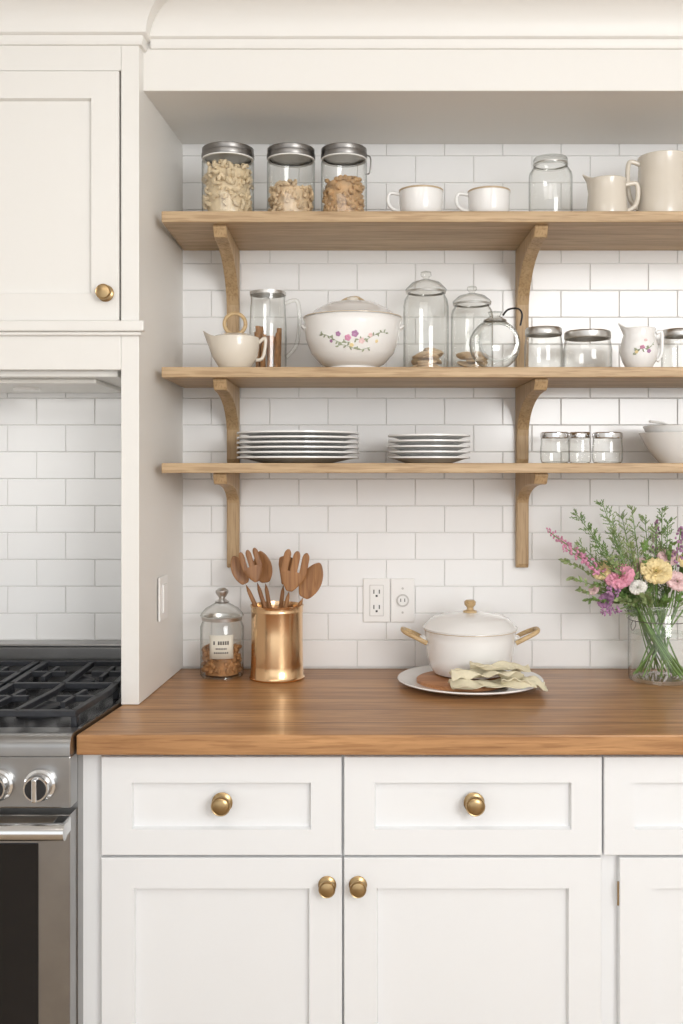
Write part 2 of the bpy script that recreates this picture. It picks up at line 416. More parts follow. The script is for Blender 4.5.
# knobs on the control panel
Mx=Matrix.Rotation(math.radians(90),3,'X')
for i in range(6):
    kx=X(38,.68)-i*.078
    kz=Z(787,.68)
    mesh('burner_knob',xf(lathe([(0,0),(.0300,0),(.0305,.004),(.029,.010),(.0245,.012),(.0240,.030),(.0225,.034),(0,.034)],40),Mx),M_chrome,g,(kx,-.662,kz))
    mesh('knob_face',xf(lathe([(0,.0342),(.0195,.0342),(.0195,.0350),(0,.0350)],32),Mx),M_black,g,(kx,-.662,kz))
    mesh('knob_grip',box(-.0045,.0045,-.045,-.034,-.021,.021),M_chrome,g,(kx,-.662,kz),smooth=False,bevel=.002)
# oven door
dz1=Z(815,.66); dz0=.18
rm('oven_door',shaker(rx0+.002,rx1-.002,dz0,dz1,-.66,.062,.0385,rec=.006,railt=.075),M_steel,smooth=False)
rm('oven_window',box(rx0+.060,rx1-.060,-.6625,-.6530,dz0+.070,dz1-.052),M_dglass,smooth=False,bevel=.001)
rm('oven_window_trim',box(rx0+.002,rx1-.030,-.6612,-.6603,dz1-.047,dz1-.043),M_black,smooth=False)
rm('drawer',box(rx0+.002,rx1-.002,-.658,-.6205,.065,dz0-.005),M_steel,smooth=False,bevel=.003)
hz=Z(831,.70)
hx1=X(66,.70)
rm('door_handle',tube([(rx0+.03,-.705,hz),(hx1,-.705,hz)],.0155,24),M_chrome)
for hx in (hx1-.014,rx0+.045):
    mesh('handle_post',box(-.013,.013,-.045,0,-.015,.015),M_chrome,g,(hx,-.6602,hz),smooth=False,bevel=.004)

# ---------------- outlets ----------------
def outlet(px,w,kind):
    e=root('wall_outlet',(X(px,0),-TT-.0005,Z(600,0)))
    w2=L(w,0)/2; h2=L(44,0)/2
    mesh('plate',box(-w2,w2,-.005,0,-h2,h2),M_plastic,e,smooth=False,bevel=.0025)
    if kind=='duplex':
        mesh('insert',box(-.0175,.0175,-.0065,-.005,-.039,.039),M_plastic2,e,smooth=False,bevel=.001)
        mesh('face',box(-.0160,.0160,-.0070,-.0065,-.0375,.0375),M_plastic,e,smooth=False)
        for zz in (-.019,.019):
            mesh('slots',join(box(-.008,-.0055,-.0075,-.0069,zz-.002,zz+.008),box(.0055,.008,-.0075,-.0069,zz-.002,zz+.008),box(-.0025,.0025,-.0075,-.0069,zz-.010,zz-.005)),M_slot,e,smooth=False)
    else:
        mesh('ring',xf(lathe([(.0125,0),(.016,0),(.0158,.004),(.0125,.004)],28,closed=True),Mx),M_plastic2,e,(0,-.005,0))
        mesh('insert',xf(lathe([(0,0),(.012,0),(.012,.003),(0,.0032)],28),Mx),M_plastic,e,(0,-.005,0))
        mesh('slots',join(box(-.006,-.004,-.0086,-.0078,-.003,.005),box(.004,.006,-.0086,-.0078,-.003,.005)),M_slot,e,smooth=False)
        mesh('screws',xf(join(lathe([(0,0),(.003,0),(0,.0015)],12,(0,.03,0)),lathe([(0,0),(.003,0),(0,.0015)],12,(0,-.03,0))),Mx),M_plastic2,e,(0,-.005,0))
outlet(376.5,27,'duplex'); outlet(402.5,24,'round')
# switch on side panel
d_=.19
xs=XI+(XF-XI)*d_/.40
e=root('light_switch',(xs+.0008,-d_-.03,Z(598,.22)))
e.rotation_euler=(0,0,-math.atan((XI-XF)/.40))
mesh('plate',box(0,.005,-.035,.035,-.05,.05),M_plastic,e,smooth=False,bevel=.002)
mesh('rocker',box(.005,.009,-.016,.016,-.032,.032),M_plastic,e,smooth=False,bevel=.001)

# ---------------- vessels ----------------
def H(py,d,base): return Z(py,d)-base
def nuts(kind,r,z0,z1,mat,parent,n=170,size=.010,seed=1):
    rnd=random.Random(seed); ps=[]
    for i in range(n):
        a=rnd.uniform(0,2*math.pi); zz=rnd.uniform(z0+size*.6,z1); q=r-size*.75-rnd.uniform(0,.004)
        if i%4==0: q=rnd.uniform(0,r-size); zz=z1+rnd.uniform(-.002,.004)
        c=(q*math.cos(a),q*math.sin(a),zz); M=rotm(rnd.uniform(0,6),rnd.uniform(0,6),rnd.uniform(0,6))
        if kind=='cashew':
            pts=[M@Vector((size*math.cos(t),size*math.sin(t),0))*.85+Vector(c) for t in (-1.2,-.6,0,.6,1.2)]
            ps.append(tube(pts,[size*.26,size*.42,size*.46,size*.42,size*.28],6))
        else: ps.append(ell(c,(size*.9,size*.62,size*.6),M,7,5))
    mesh('nuts',join(*ps),mat,parent)
    mesh('nuts_core',lathe([(0,z0),(r-size*1.15,z0),(r-size*1.15,z1-.004),(0,z1-.003)],24),mat,parent)
def nutjar(px,w,ytop,fill,kind,mat,size,seed,bail=False):
    d=.195; b=zt[0]; e=root('storage_jar',(X(px,d),-d,b+.0005)); r=L(w,d)/2; h=H(ytop,d+r,b); 
    lh=L(9,d)
    gz=h-lh
    mesh('glass',lathe([(0,.004),(r*.9,.003),(r*.9,0),(r*.985,.002),(r,.010),(r,gz-.012),(r*.93,gz-.002),(r*.93,gz)],48),M_glass,e)
    mesh('lid',lathe([(r*.95,gz-.003),(r*1.0,gz-.003),(r*1.015,gz),(r*1.01,gz+lh*.35),(r*.97,gz+lh*.42),(r*.99,gz+lh*.55),(r*.99,gz+lh*.92),(r*.95,h),(r*.5,h+.001),(0,h+.001)],48),M_zinc,e)
    mesh('lid_underside',lathe([(r*.90,gz-.0005),(0,gz-.0005)],48),M_tin,e)
    mesh('gasket',lathe([(r*.9,gz-.006),(r*.99,gz-.006),(r*.99,gz-.0035),(r*.9,gz-.0035)],48),M_plastic,e)
    if bail:
        mesh('clasp',tube(catmull([(r*.98,-.01,gz+.004),(r*1.15,-.012,gz-.004),(r*1.12,-.012,gz-.035),(r*1.01,-.01,gz-.04)],6),.0017,8),M_zinc,e)
    nuts(kind,r-.002,.006,H(fill,d+r,b),mat,e,210,size,seed)
nutjar(228,52,141,163,'cashew',M_cashew,.0110,1)
nutjar(291,48,142,182,'cashew',M_peanut,.0095,2)
nutjar(344,46,142,177,'nut',M_almond,.0092,3,True)

def cup(px,w,ytop,d,b,name='teacup',mat=M_cer,hside=-1,taper=.85,rim=M_tan,hw=.5):
    e=root(name,(X(px,d),-d,b+.0005)); r=L(w,d)/2; h=H(ytop,d+r,b)
    prof=[(0,.003),(r*.55,.003),(r*.58,0),(r*.66,0),(r*taper,.008),(r*.95,h*.3),(r*.985,h*.6),(r,h-.001),(r-.002,h),(r-.0035,h-.002),(r*.9,h*.3),(r*.75,.012),(0,.010)]
    mesh('body',lathe(prof,48),mat,e)
    if rim: mesh('rim_band',lathe([(r+.0004,h-.004),(r+.0006,h),(r-.0015,h+.0008),(r-.004,h)],48),rim,e)
    s=hside
    mesh('handle',tube(catmull([(s*r*.93,0,h*.88),(s*(r+r*hw*.8),0,h*.92),(s*(r+r*hw),0,h*.65),(s*(r+r*hw*.6),0,h*.42),(s*r*.93,0,h*.35)],8),.0042,10),mat,e)
    return e,r,h
cup(421,44,185,.20,zt[0],hw=.5); cup(489,42,186,.20,zt[0],hw=.55)

def lidjar(px,w,ytop,d,b,neck=.76,name='glass_jar',lidm=M_tin,lh=.012,body=None):
    e=root(name,(X(px,d),-d,b+.0005)); r=L(w,d)/2; h=H(ytop,d+r*.8,b); gz=h-lh
    sh=gz-.022
    mesh('glass',lathe([(0,.004),(r*.82,.003),(r*.85,0),(r*.95,.002),(r,.010),(r,sh-.008),(r*.97,sh),(r*neck*1.03,sh+.016),(r*neck,sh+.018),(r*neck,gz)],48),M_glass,e)
    n=r*neck
    mesh('lid',lathe([(n*.98,gz-.006),(n*1.05,gz-.006),(n*1.07,gz-.004),(n*1.06,gz+lh*.7),(n*1.0,h-.0005),(n*.9,h),(0,h)],48),lidm,e)
    if lidm is M_glass:
        mesh('lid_ring',lathe([(n*1.0,gz-.003),(n*1.09,gz-.003),(n*1.09,gz),(n*1.0,gz)],48,closed=True),M_tin,e)
    return e,r,h
lidjar(550.5,43,153,.19,zt[0],.74,lidm=M_glass,lh=.014)

def lip(V,h,tgt,amt=.28,rise=.012,start=.75,wid=.55):
    nv=[]
    for p in V:
        t=max(0,(p[2]/h-start)/(1-start)); a=math.atan2(p[1],p[0])
        da=abs((a-tgt+math.pi)%(2*math.pi)-math.pi); wgt=max(0,1-da/wid)**1.5*t*t
        q=1+wgt*amt; nv.append((p[0]*q,p[1]*q,p[2]+wgt*rise))
    return nv
def pitcher(px,w,ytop,d,b,mat,name='pitcher',hside=1,spout=True,prof=None,hw=.55,hr=.0055):
    e=root(name,(X(px,d),-d,b+.0005)); r=L(w,d)/2; h=H(ytop,d+r*.9,b)
    prof=prof or [(0,.004),(.86,.003),(.90,0),(.97,.004),(1,.014),(.99,.3),(.93,.7),(.92,.92),(.96,1.0)]
    pts=[]
    for i,(q,z) in enumerate(prof): pts.append((q*r, z if z<.02 else z*h))
    if mat is M_glass: V,F=lathe(pts,48)
    else:
        inner=[(max(0,p[0]-.004),p[1]) for p in pts[::-1][:-2]]+[(0,.010)]
        inner=[(a,max(z,.010)) for a,z in inner]
        V,F=lathe(pts+[(pts[-1][0]-.002,h+.0015)]+inner,48)
    if spout: V=lip(V,h,math.pi if hside>0 else 0)
    mesh('body',(V,F),mat,e)
    s=hside
    mesh('handle',tube(catmull([(s*r*.9,0,h*.9),(s*(r*(1+hw*.8)),0,h*.93),(s*r*(1+hw),0,h*.68),(s*r*(1+hw*.75),0,h*.38),(s*r*.95,0,h*.22)],8),hr,12),mat,e)
    return e,r,h
pitcher(607,40,176,.21,zt[0],M_cream,'cream_jug',1,True)
pitcher(663,52,151,.18,zt[0],M_cream,'ceramic_pitcher',-1,True,hw=.36)

# middle shelf
B=zt[1]
# small sauce boat with spout and ring-handled lid
d=.225; e=root('sauce_boat',(X(235,d),-d,B+.0005)); r=L(49,d)/2; h=H(335,d+r,B)
V,F=lathe([(0,.003),(r*.5,.003),(r*.52,0),(r*.6,0),(r*.66,.006),(r*.92,h*.4),(r,h*.78),(r*.98,h),(r*.94,h),(r*.9,h*.5),(r*.5,.01),(0,.01)],56)
mesh('bowl',(lip(V,h,math.pi,.34,.016,.35,.75),F),M_cream,e)
mesh('lid',lathe([(r*.90,h-.002),(r*.93,h+.001),(r*.6,h+.008),(r*.2,h+.011),(0,h+.011)],48),M_cream,e)
cc=h+.008+.024
mesh('ring_handle',tube([(.024*math.cos(t),0,cc+.024*math.sin(t)) for t in [i/28*2*math.pi for i in range(28)]],.0045,10,closed=True),M_handle,e)
mesh('handle',tube(catmull([(r*.9,0,h*.8),(r*1.24,0,h*.98),(r*1.14,0,h*.4),(r*.85,0,h*.3)],8),.004,10),M_cream,e)
# glass pitcher with contents
d=.085; e,r,h=pitcher(268,37,293,d,B,M_glass,'glass_pitcher',1,False,hw=.70,hr=.005,prof=[(0,.004),(.9,.003),(.95,0),(1,.006),(1,.02),(1,.6),(.95,.85),(.92,.93),(.94,1.0)])
mesh('lid',lathe([(r*.96,h+.0005),(r*.98,h+.0005),(r*.98,h+.008),(r*.5,h+.010),(0,h+.010)],40),M_tin,e)
mesh('cinnamon_sticks',join(*[tube([(r*.55*math.cos(a),r*.55*math.sin(a),.012),(r*.62*math.cos(a+.25),r*.62*math.sin(a+.25),h*R(.45,.65))],.006,8) for a in [i*.7 for i in range(9)]]),M_cookie,e)
# tureen
d=.175; e=root('soup_tureen',(X(352.5,d),-d,B+.0005)); r=L(96,d)/2; h=H(320,d,B)
tp=[(0,.006),(r*.44,.006),(r*.46,0),(r*.53,0),(r*.52,.010),(r*.66,.018),(r*.86,h*.35),(r*.97,h*.62),(r,h*.88),(r*1.01,h*.97),(r*1.03,h),(r*1.0,h+.002),(r*.95,h*.9),(r*.6,.03),(0,.022)]
mesh('bowl',lathe(tp,64),M_cer,e)
mesh('foot_band',lathe([(r*.465,.0005),(r*.535,.0005),(r*.537,.003),(r*.53,.004)],64),M_tan,e)
hl=H(302,d,B)-h
mesh('lid',lathe([(r*.93,h+.002),(r*1.02,h+.0024),(r*1.02,h+.005),(r*.9,h+.009),(r*.75,h+hl*.55),(r*.5,h+hl*.88),(r*.2,h+hl),(0,h+hl*1.02)],64),M_cer,e)
mesh('gold_band',lathe([(r*1.022,h+.0028),(r*1.024,h+.0045)],64),M_tan,e)
mesh('lid_knob',ell((0,0,h+hl+.006),(.015,.008,.007)),M_cream,e)
mesh('lid_twig',tube(catmull([(-.028,0,h+hl-.003),(-.015,0,h+hl+.006),(.01,0,h+hl+.010),(.03,0,h+hl-.002)],6),.0035,8),M_tan,e)
for s in(-1,1): mesh('handle',tube(catmull([(s*r*.97,-.022,h*.8),(s*r*1.03,-.015,h*.86),(s*r*1.045,0,h*.88),(s*r*1.03,.015,h*.86),(s*r*.97,.022,h*.8)],6),.0035,10),M_cer,e)
def surf(prof,phi,z,off=.0006):
    for (a,za),(b2,zb_) in zip(prof[:-1],prof[1:]):
        if za<=z<=zb_ and zb_>za:
            q=a+(b2-a)*(z-za)/(zb_-za)+off; return Vector((q*math.cos(phi),q*math.sin(phi),z))
    return Vector((prof[-1][0]*math.cos(phi),prof[-1][0]*math.sin(phi),z))
def decal(parent,prof,phi,z,size,mat,name):
    c=surf(prof,phi,z); n=Vector((math.cos(phi),math.sin(phi),-.35)).normalized()
    rot=n.to_track_quat('Z','Y').to_matrix(); ps=[]
    for i in range(5):
        a=i*2*math.pi/5; p=c+rot@Vector((math.cos(a)*size*.55,math.sin(a)*size*.55,0))
        ps.append(ell(p,(size*.5,size*.5,.0008),rot,8,4))
    mesh(name,join(*ps),mat,parent)
def vine(parent,prof,p0,p1,z0,z1,mat,n=9):
    pts=[];ps=[]
    for i in range(n*2):
        t=i/(n*2-1); pts.append(surf(prof,p0+(p1-p0)*t,z0+(z1-z0)*t+.004*math.sin(t*7)))
    ps.append(tube(pts,.0006,5))
    for i in range(n):
        q=pts[i*2]; phi=math.atan2(q.y,q.x); nn=Vector((math.cos(phi),math.sin(phi),-.3)).normalized()
        rot=nn.to_track_quat('Z','Y').to_matrix()@Matrix.Rotation(i*1.3,3,'Z')
        ps.append(ell(q+rot@Vector((.004,0,0)),(.0045,.002,.0008),rot,6,4))
    mesh('painted_vine',join(*ps),mat,parent)
outer=tp[3:11]; F0=-math.pi/2
for dphi,zz,sz,mt in((-.10,.55,.0075,M_mauve),(.05,.62,.008,M_pur),(.2,.5,.007,M_lpink),(-.3,.62,.006,M_pur),(.38,.6,.0055,M_lpink),(-.48,.5,.004,M_pur),(.55,.5,.004,M_yel),(-.02,.42,.005,M_yel)):
    decal(e,outer,F0+dphi,zz*h,sz,mt,'painted_flower')
vine(e,outer,F0-.75,F0-.05,h*.62,h*.45,M_deco,14); vine(e,outer,F0+.75,F0+.05,h*.66,h*.5,M_deco,14); vine(e,outer,F0-.4,F0+.4,h*.4,h*.36,M_deco,10)
# tall glass canisters
def canister(px,w,ytop,d,b,fillz=0,mat=M_cookie,name='glass_canister',knobs=True):
    e=root(name,(X(px,d),-d,b+.0005)); r=L(w,d)/2; h=H(ytop,d,b); g0=h*.80
    mesh('glass',lathe([(0,.006),(r*.86,.005),(r*.9,0),(r*.98,.004),(r,.014),(r,g0*.82),(r*.95,g0*.9),(r*.80,g0*.97),(r*.80,g0)],48),M_glass,e)
    mesh('lid',lathe([(r*.74,g0+.0002),(r*.90,g0+.0006),(r*.92,g0+.004),(r*.86,g0+.008),(r*.62,g0+(h-g0)*.42),(r*.25,g0+(h-g0)*.55),(r*.12,g0+(h-g0)*.6),(r*.13,g0+(h-g0)*.66),(r*.24,g0+(h-g0)*.78),(r*.22,g0+(h-g0)*.93),(0,h)],48),M_glass,e)
    mesh('lid_rim',lathe([(r*.80,g0-.004),(r*.89,g0-.004),(r*.91,g0),(r*.80,g0)],48),M_tin,e)
    if fillz:
        ps=[]
        rnd=random.Random(int(px))
        zz=.010
        while zz<fillz:
            for kx in range(3):
                a=rnd.uniform(0,6.28); q=r*.38
                ps.append(ell((q*math.cos(a),q*math.sin(a),zz),(r*.45,r*.45,.006),rotm(rnd.uniform(-.35,.35),rnd.uniform(-.35,.35),0),12,6))
            zz+=.009
        mesh('cookies',join(*ps),mat,e)
    return e
canister(426,45,271,.10,B,.06,M_peanut)
canister(472,42,286,.09,B,.055,M_peanut)
# rounded cookie jar lying with its opening facing forward
d=.215; r=L(51,d)/2; e=root('apothecary_jar',(X(495,d),-d,B+r+.0006))
pf=[(0,.0),(r*.55,.0),(r*.62,-.003),(r*.9,.018),(r,.045),(r*.93,.072),(r*.74,.088),(r*.70,.092),(r*.70,.098),(r*.76,.100),(r*.76,.104),(r*.68,.105)]
pf=[(a,z-.05) for a,z in pf]
mesh('glass',xf(lathe(pf,48),Matrix.Rotation(math.radians(90),3,'X')),M_glass,e)
mesh('opening_rim',xf(lathe([(r*.66,.052),(r*.77,.052),(r*.78,.056),(r*.66,.057)],48,closed=True),Matrix.Rotation(math.radians(90),3,'X')),M_glass,e)
mesh('top_boss',lathe([(r*.5,r*.80),(r*.42,r*.95),(r*.3,r*1.05),(r*.2,r*1.12),(r*.28,r*1.28),(0,r*1.33)],24),M_glass,e)
mesh('boss_ring',lathe([(r*.40,r*.93),(r*.46,r*.93),(r*.44,r*.98),(r*.36,r*.99)],24,closed=True),M_tin,e)
mesh('wire_bail',tube(catmull([(.018,0,r*1.15),(.03,0,r*1.38),(.052,0,r*1.42),(.062,0,r*1.2),(.058,0,r*.75)],8),.0022,8),M_black,e)
lidjar(543.5,38,326,.19,B,.90); lidjar(587.5,48,329,.19,B,.90); lidjar(679,34,328,.10,B,.92)
# floral pitcher
e,r,h=pitcher(639,38,327,.22,B,M_cer,'floral_creamer',1,True,hw=.22,hr=.0042,prof=[(0,.004),(.55,.003),(.6,0),(.66,.004),(.85,.2),(1,.45),(.9,.7),(.78,.85),(.86,1.0)])
pp=[(.66*r,.004),(.85*r,.2*h),(1*r,.45*h),(.9*r,.7*h),(.78*r,.85*h)]
for dphi,zz,sz,mt in((-.1,.5,.006,M_mauve),(.25,.42,.005,M_pur),(-.4,.4,.004,M_yel),(.1,.68,.004,M_lpink)): decal(e,pp,F0+dphi,zz*h,sz,mt,'painted_flower')
vine(e,pp,F0-.6,F0+.6,h*.35,h*.6,M_deco,10)
# lower shelf: plates
B=zt[2]
def plates(px,w,ytop,n,d):
    e=root('plate_stack',(X(px,d),-d,B+.0005)); r=L(w,d)/2; h=H(ytop,d+r,B); 
    t0=.012; st=(h-t0-.004)/(n-1)
    a=[];bb=[]
    for i in range(n):
        z=i*st
        a.append(lathe([(0,z+.001),(r*.52,z+.001),(r*.56,z+.0),(r*.60,z+.001),(r*.85,z+t0*.72),(r,z+t0-.001),(r*1.0,z+t0+.0030),(r*.85,z+t0*.72+.003),(r*.6,z+.0045),(0,z+.0045)],64))
        bb.append(lathe([(r*.985,z+t0-.0017),(r*1.002,z+t0-.0012),(r*1.003,z+t0-.0006),(r*.99,z+t0-.0008)],64))
    mesh('plates',join(*a),M_cer,e); mesh('rim_bands',join(*bb),M_grey,e)
plates(298,122,430,6,.165); plates(429,82,433.5,5,.17)
for px,w in((555,29),(580,22),(607.5,30)): lidjar(px,w,432,.19 if w>25 else .15,B,.93,name='glass_tumbler',lidm=M_chrome,lh=.008)
# white bowls
d=.16; e=root('serving_bowl',(X(680,d),-d,B+.0005)); r=L(80,d)/2; h=H(432,d+r,B)
for i,(q,zo) in enumerate(((1,0),(.9,.016))):
    rq=r*q
    mesh('bowl',lathe([(0,zo+.003),(rq*.4,zo+.003),(rq*.42,zo),(rq*.5,zo),(rq*.8,zo+h*.5),(rq,zo+h),(rq-.003,zo+h+.001),(rq*.75,zo+h*.5),(rq*.4,zo+.007),(0,zo+.007)],56),M_cer,e)
mesh('spoon',tube(catmull([(-r*.85,-.03,h+.026),(-r*.3,-.02,h+.016),(r*.2,0,h*.6)],6),[.006]*5+[.0035]*8,8,flat=.5),M_cer,e)

# ---------------- counter objects ----------------
B=CT
# labelled jar
d=.10; e=root('cookie_jar',(X(222,d),-d,B+.0005)); r=L(43,d)/2; h=H(588,d,B); g0=L(58,d)
mesh('glass',lathe([(0,.006),(r*.9,.005),(r*.93,0),(r,.006),(r,g0*.86),(r*.9,g0*.95),(r*.86,g0)],48),M_glass,e)
mesh('clamp_ring',lathe([(r*.84,g0-.004),(r*.93,g0-.004),(r*.95,g0+.004),(r*.84,g0+.005)],48),M_tin,e)
mesh('lid',lathe([(r*.98,g0+.004),(r*1.0,g0+.007),(r*.96,g0+.012),(r*.75,g0+.024),(r*.4,g0+.034),(r*.28,g0+.038)],48),M_glass,e)
mesh('lid_cap',lathe([(r*.30,g0+.036),(r*.34,g0+.040),(r*.2,g0+.044),(r*.14,g0+.048),(r*.3,h-.012),(r*.3,h-.006),(r*.14,h),(0,h)],32),M_tin,e)
nuts('nut',r-.002,.007,g0*.50,M_cookie,e,150,.0085,9)
# curved label
def curved(z0_,z1_,a0,a1,off,name,mat):
    q=[]
    for i in range(9):
        a=F0+.10+a0+(a1-a0)*i/8
        q.append([((r+off)*math.cos(a),(r+off)*math.sin(a),z) for z in(g0*z0_,g0*z1_)])
    mesh(name,strips(q),mat,e,solid=.0004)
curved(.36,.76,-.55,.55,.0012,'label',M_label)
for z0_,a0,a1,hh in((.60,-.36,.36,.06),(.52,-.25,.25,.025),(.45,-.33,.33,.025)):
    n_=7
    for i in range(n_):
        w_=(a1-a0)/n_
        if random.random()<.85: curved(z0_,z0_+hh,a0+w_*i,a0+w_*(i+.68),.0018,'label_text',M_ink)
# copper crock
d=.125; e=root('utensil_crock',(X(277,d),-d,B+.0005)); r=L(53,d)/2; h=H(605,d,B)
mesh('crock',lathe([(0,.003),(r*.97,.003),(r*.98,0),(r*1.03,.001),(r*1.05,.005),(r*1.0,.009),(r*.985,h*.2),(r*.97,h*.6),(r*.97,h*.9),(r*.985,h*.915),(r*.985,h*.935),(r*.97,h*.95),(r*1.0,h*.985),(r*1.01,h),(r*.97,h+.001),(r*.94,h*.95),(r*.93,.01),(0,.008)],64),M_copper,e)
def utensil(kind,base,top,width,yaw=0,name='wooden_spoon',hk=1.75):
    b_=Vector(base); t_=Vector(top); ax=(t_-b_).normalized(); Ln=(t_-b_).length
    side=ax.cross(Vector((math.sin(yaw),-math.cos(yaw),0))).normalized(); nrm=side.cross(ax)
    hl=width*hk
    parts=[]
    def slab(wa,wb,t0,t1,cx=0,n=18,prof=None):
        V=[];F=[];m=8
        for i in range(n+1):
            t=i/n; tt=t0+(t1-t0)*t
            wd=max(.0022,prof(t)*width/2)
            cen=t_-ax*hl+ax*hl*tt+side*(cx*width/2*(wa+(wb-wa)*t))
            for j in range(m):
                a=2*math.pi*j/m
                V.append(cen+side*math.cos(a)*wd+nrm*(math.sin(a)*.0030+.005*math.sin(math.pi*tt)*(abs(math.cos(a))-.7)*(1 if kind=='spoon' else .3)))
        for i in range(n):
            for j in range(m): F.append((i*m+j,i*m+(j+1)%m,(i+1)*m+(j+1)%m,(i+1)*m+j))
        F.append(tuple(range(m))); F.append(tuple(range(n*m,(n+1)*m)))
        return V,F
    if kind=='fork':
        parts.append(slab(1,1,0,.5,0,10,lambda t:.22+.78*math.sin(math.pi/2*min(1,t*1.1))))
        for cx in(-.72,0,.72): parts.append(slab(1,.95,.40,1,cx,10,lambda t:.30*(1 if t<.75 else math.sqrt(max(.03,1-((t-.75)/.25)**2)))))
    elif kind=='spatula': parts.append(slab(1,1,0,1,0,18,lambda t:min(1,(.25+1.1*t))*(1 if t<.9 else math.sqrt(max(.05,1-((t-.9)/.1)**2)))))
    else: parts.append(slab(1,1,0,1,0,18,lambda t:math.sin(math.pi*min(1,t*.93+.07))**.62))
    parts.append(tube([b_,b_+ax*(Ln-hl)*.5,t_-ax*hl*.93],[.0045,.0055,.0068],10))
    mesh(name,join(*parts),M_utensil,e,sub=1)
def LP(px,py,dd): return (X(px,d+dd)-X(277,d),-dd,Z(py,d+dd)-B)
utensil('spoon',(.015,.01,.02),LP(233,556,-.01),.042,.2)
utensil('fork',(.018,-.01,.02),LP(247,550,.025),.050,.2,'wooden_fork',hk=1.6)
utensil('spoon',(.005,.02,.02),LP(260,551,.0),.052,-.2,hk=1.5)
utensil('fork',(-.012,-.008,.02),LP(298,551,.012),.064,0,'wooden_fork',hk=1.55)
utensil('spoon',(-.02,.01,.02),LP(320,563,-.005),.058,-.2,hk=1.6)
utensil('spatula',(-.01,.02,.02),LP(287,556,-.025),.040,-.1)
# serving plate, trivet, dutch oven, napkin
d=.205; e=root('serving_plate',(X(470,d),-d,B+.0005)); r=L(145,d)/2
mesh('plate',lathe([(0,.003),(r*.6,.003),(r*.62,0),(r*.66,0),(r*.72,.004),(r*.97,.013),(r,.016),(r*.99,.0185),(r*.95,.0175),(r*.72,.010),(r*.66,.0075),(0,.007)],72),M_cer,e)
zt_=B+.0082
dt=.215; e=root('wooden_trivet',(X(462,dt),-dt,zt_)); rt=.104
mesh('disc',lathe([(0,0),(rt*.96,0),(rt,.003),(rt,.009),(rt*.97,.011),(0,.011)],56),M_trivet,e)
d=.165; pz=zt_+.0118; e=root('dutch_oven',(X(470,d),-d,pz)); r=L(91,d)/2; h=Z(628,d)-pz
mesh('pot',lathe([(0,.001),(r*.70,0),(r*.80,.004),(r*.88,.018),(r*.94,h*.4),(r*.985,h*.8),(r,h-.004),(r*1.015,h-.002),(r*1.01,h),(r*.96,h),(r*.9,h*.4),(r*.7,.01),(0,.008)],72),M_cer,e)
ht=Z(612,d)-pz
mesh('lid',lathe([(r*.95,h+.0003),(r*1.03,h+.0006),(r*1.035,h+.003),(r*1.0,h+.006),(r*.85,h+(ht-h)*.62),(r*.6,h+(ht-h)*.85),(r*.3,ht-.001),(r*.12,ht),(0,ht)],72),M_cer,e)
mesh('rim_line',lathe([(r*1.016,h-.0030),(r*1.018,h-.0022),(r*1.016,h-.0015)],72),M_tan,e)
kt=Z(600,d)-pz
mesh('lid_knob',lathe([(r*.15,ht-.001),(r*.15,ht+.003),(r*.07,ht+.006),(r*.07,ht+(kt-ht)*.4),(r*.12,ht+(kt-ht)*.6),(r*.13,ht+(kt-ht)*.85),(r*.09,kt),(0,kt+.0005)],32),M_handle,e)
for s in(-1,1):
    hz_=h*.86
    mesh('handle_bracket',box(s*r*.93 if s>0 else -r*1.10,r*1.10 if s>0 else -r*.93,-.018,.018,hz_-.018,hz_-.004),M_cer,e,smooth=False,bevel=.003)
    mesh('handle',tube(catmull([(s*r*.97,-.028,hz_-.016),(s*r*1.18,-.03,hz_-.004),(s*r*1.42,-.022,hz_+.008),(s*r*1.48,0,hz_+.012),(s*r*1.42,.022,hz_+.008),(s*r*1.18,.03,hz_-.004),(s*r*.97,.028,hz_-.016)],6),.0055,12),M_handle,e)
# napkin
def cloth(x0,y0,lx,ly,zb_,rot,seed,amp,drop=0,st=.8):
    nx,ny=46,18; V=[];F=[]; rnd=random.Random(seed)
    ph=[rnd.uniform(0,6) for _ in range(6)]
    for i in range(nx+1):
        for j in range(ny+1):
            u=i/nx; v=j/ny
            x=(u-.5)*lx; y=(v-.5)*ly*(1+.22*math.sin(u*5+ph[0]))
            wob=.006*math.sin(u*9+ph[1])
            z=amp*(.55+.45*math.sin(v*9+u*3.2+ph[2])) + amp*.5*math.sin(u*11+v*4+ph[3])*math.sin(v*math.pi) + amp*.25*math.sin(u*25+v*13+ph[4])
            z=max(0.0006,z)
            if drop and u>st: z=z-((u-st)/(1-st))**1.3*drop
            xr=x*math.cos(rot)-(y+wob)*math.sin(rot); yr=x*math.sin(rot)+(y+wob)*math.cos(rot)
            V.append((x0+xr,y0+yr,zb_+z))
    for i in range(nx):
        for j in range(ny):
            a=i*(ny+1)+j; F.append((a,a+1,a+ny+2,a+ny+1))
    return V,F
dn=.318; e=root('linen_napkin',(X(492,dn),-dn,B+.022))
mesh('fold_lower',cloth(0,0,.185,.062,.001,.06,3,.011),M_cloth,e,solid=.0025,sub=1)
mesh('fold_upper',cloth(-.012,.010,.160,.050,.016,.05,5,.016),M_cloth,e,solid=.0025,sub=1)
mesh('fold_top',cloth(.018,.008,.130,.038,.036,-.05,9,.011),M_cloth,e,solid=.0025,sub=1)
mesh('fold_tail',cloth(.070,.006,.100,.066,.008,-.08,8,.012,drop=.016,st=.5),M_cloth,e,solid=.0025,sub=1)

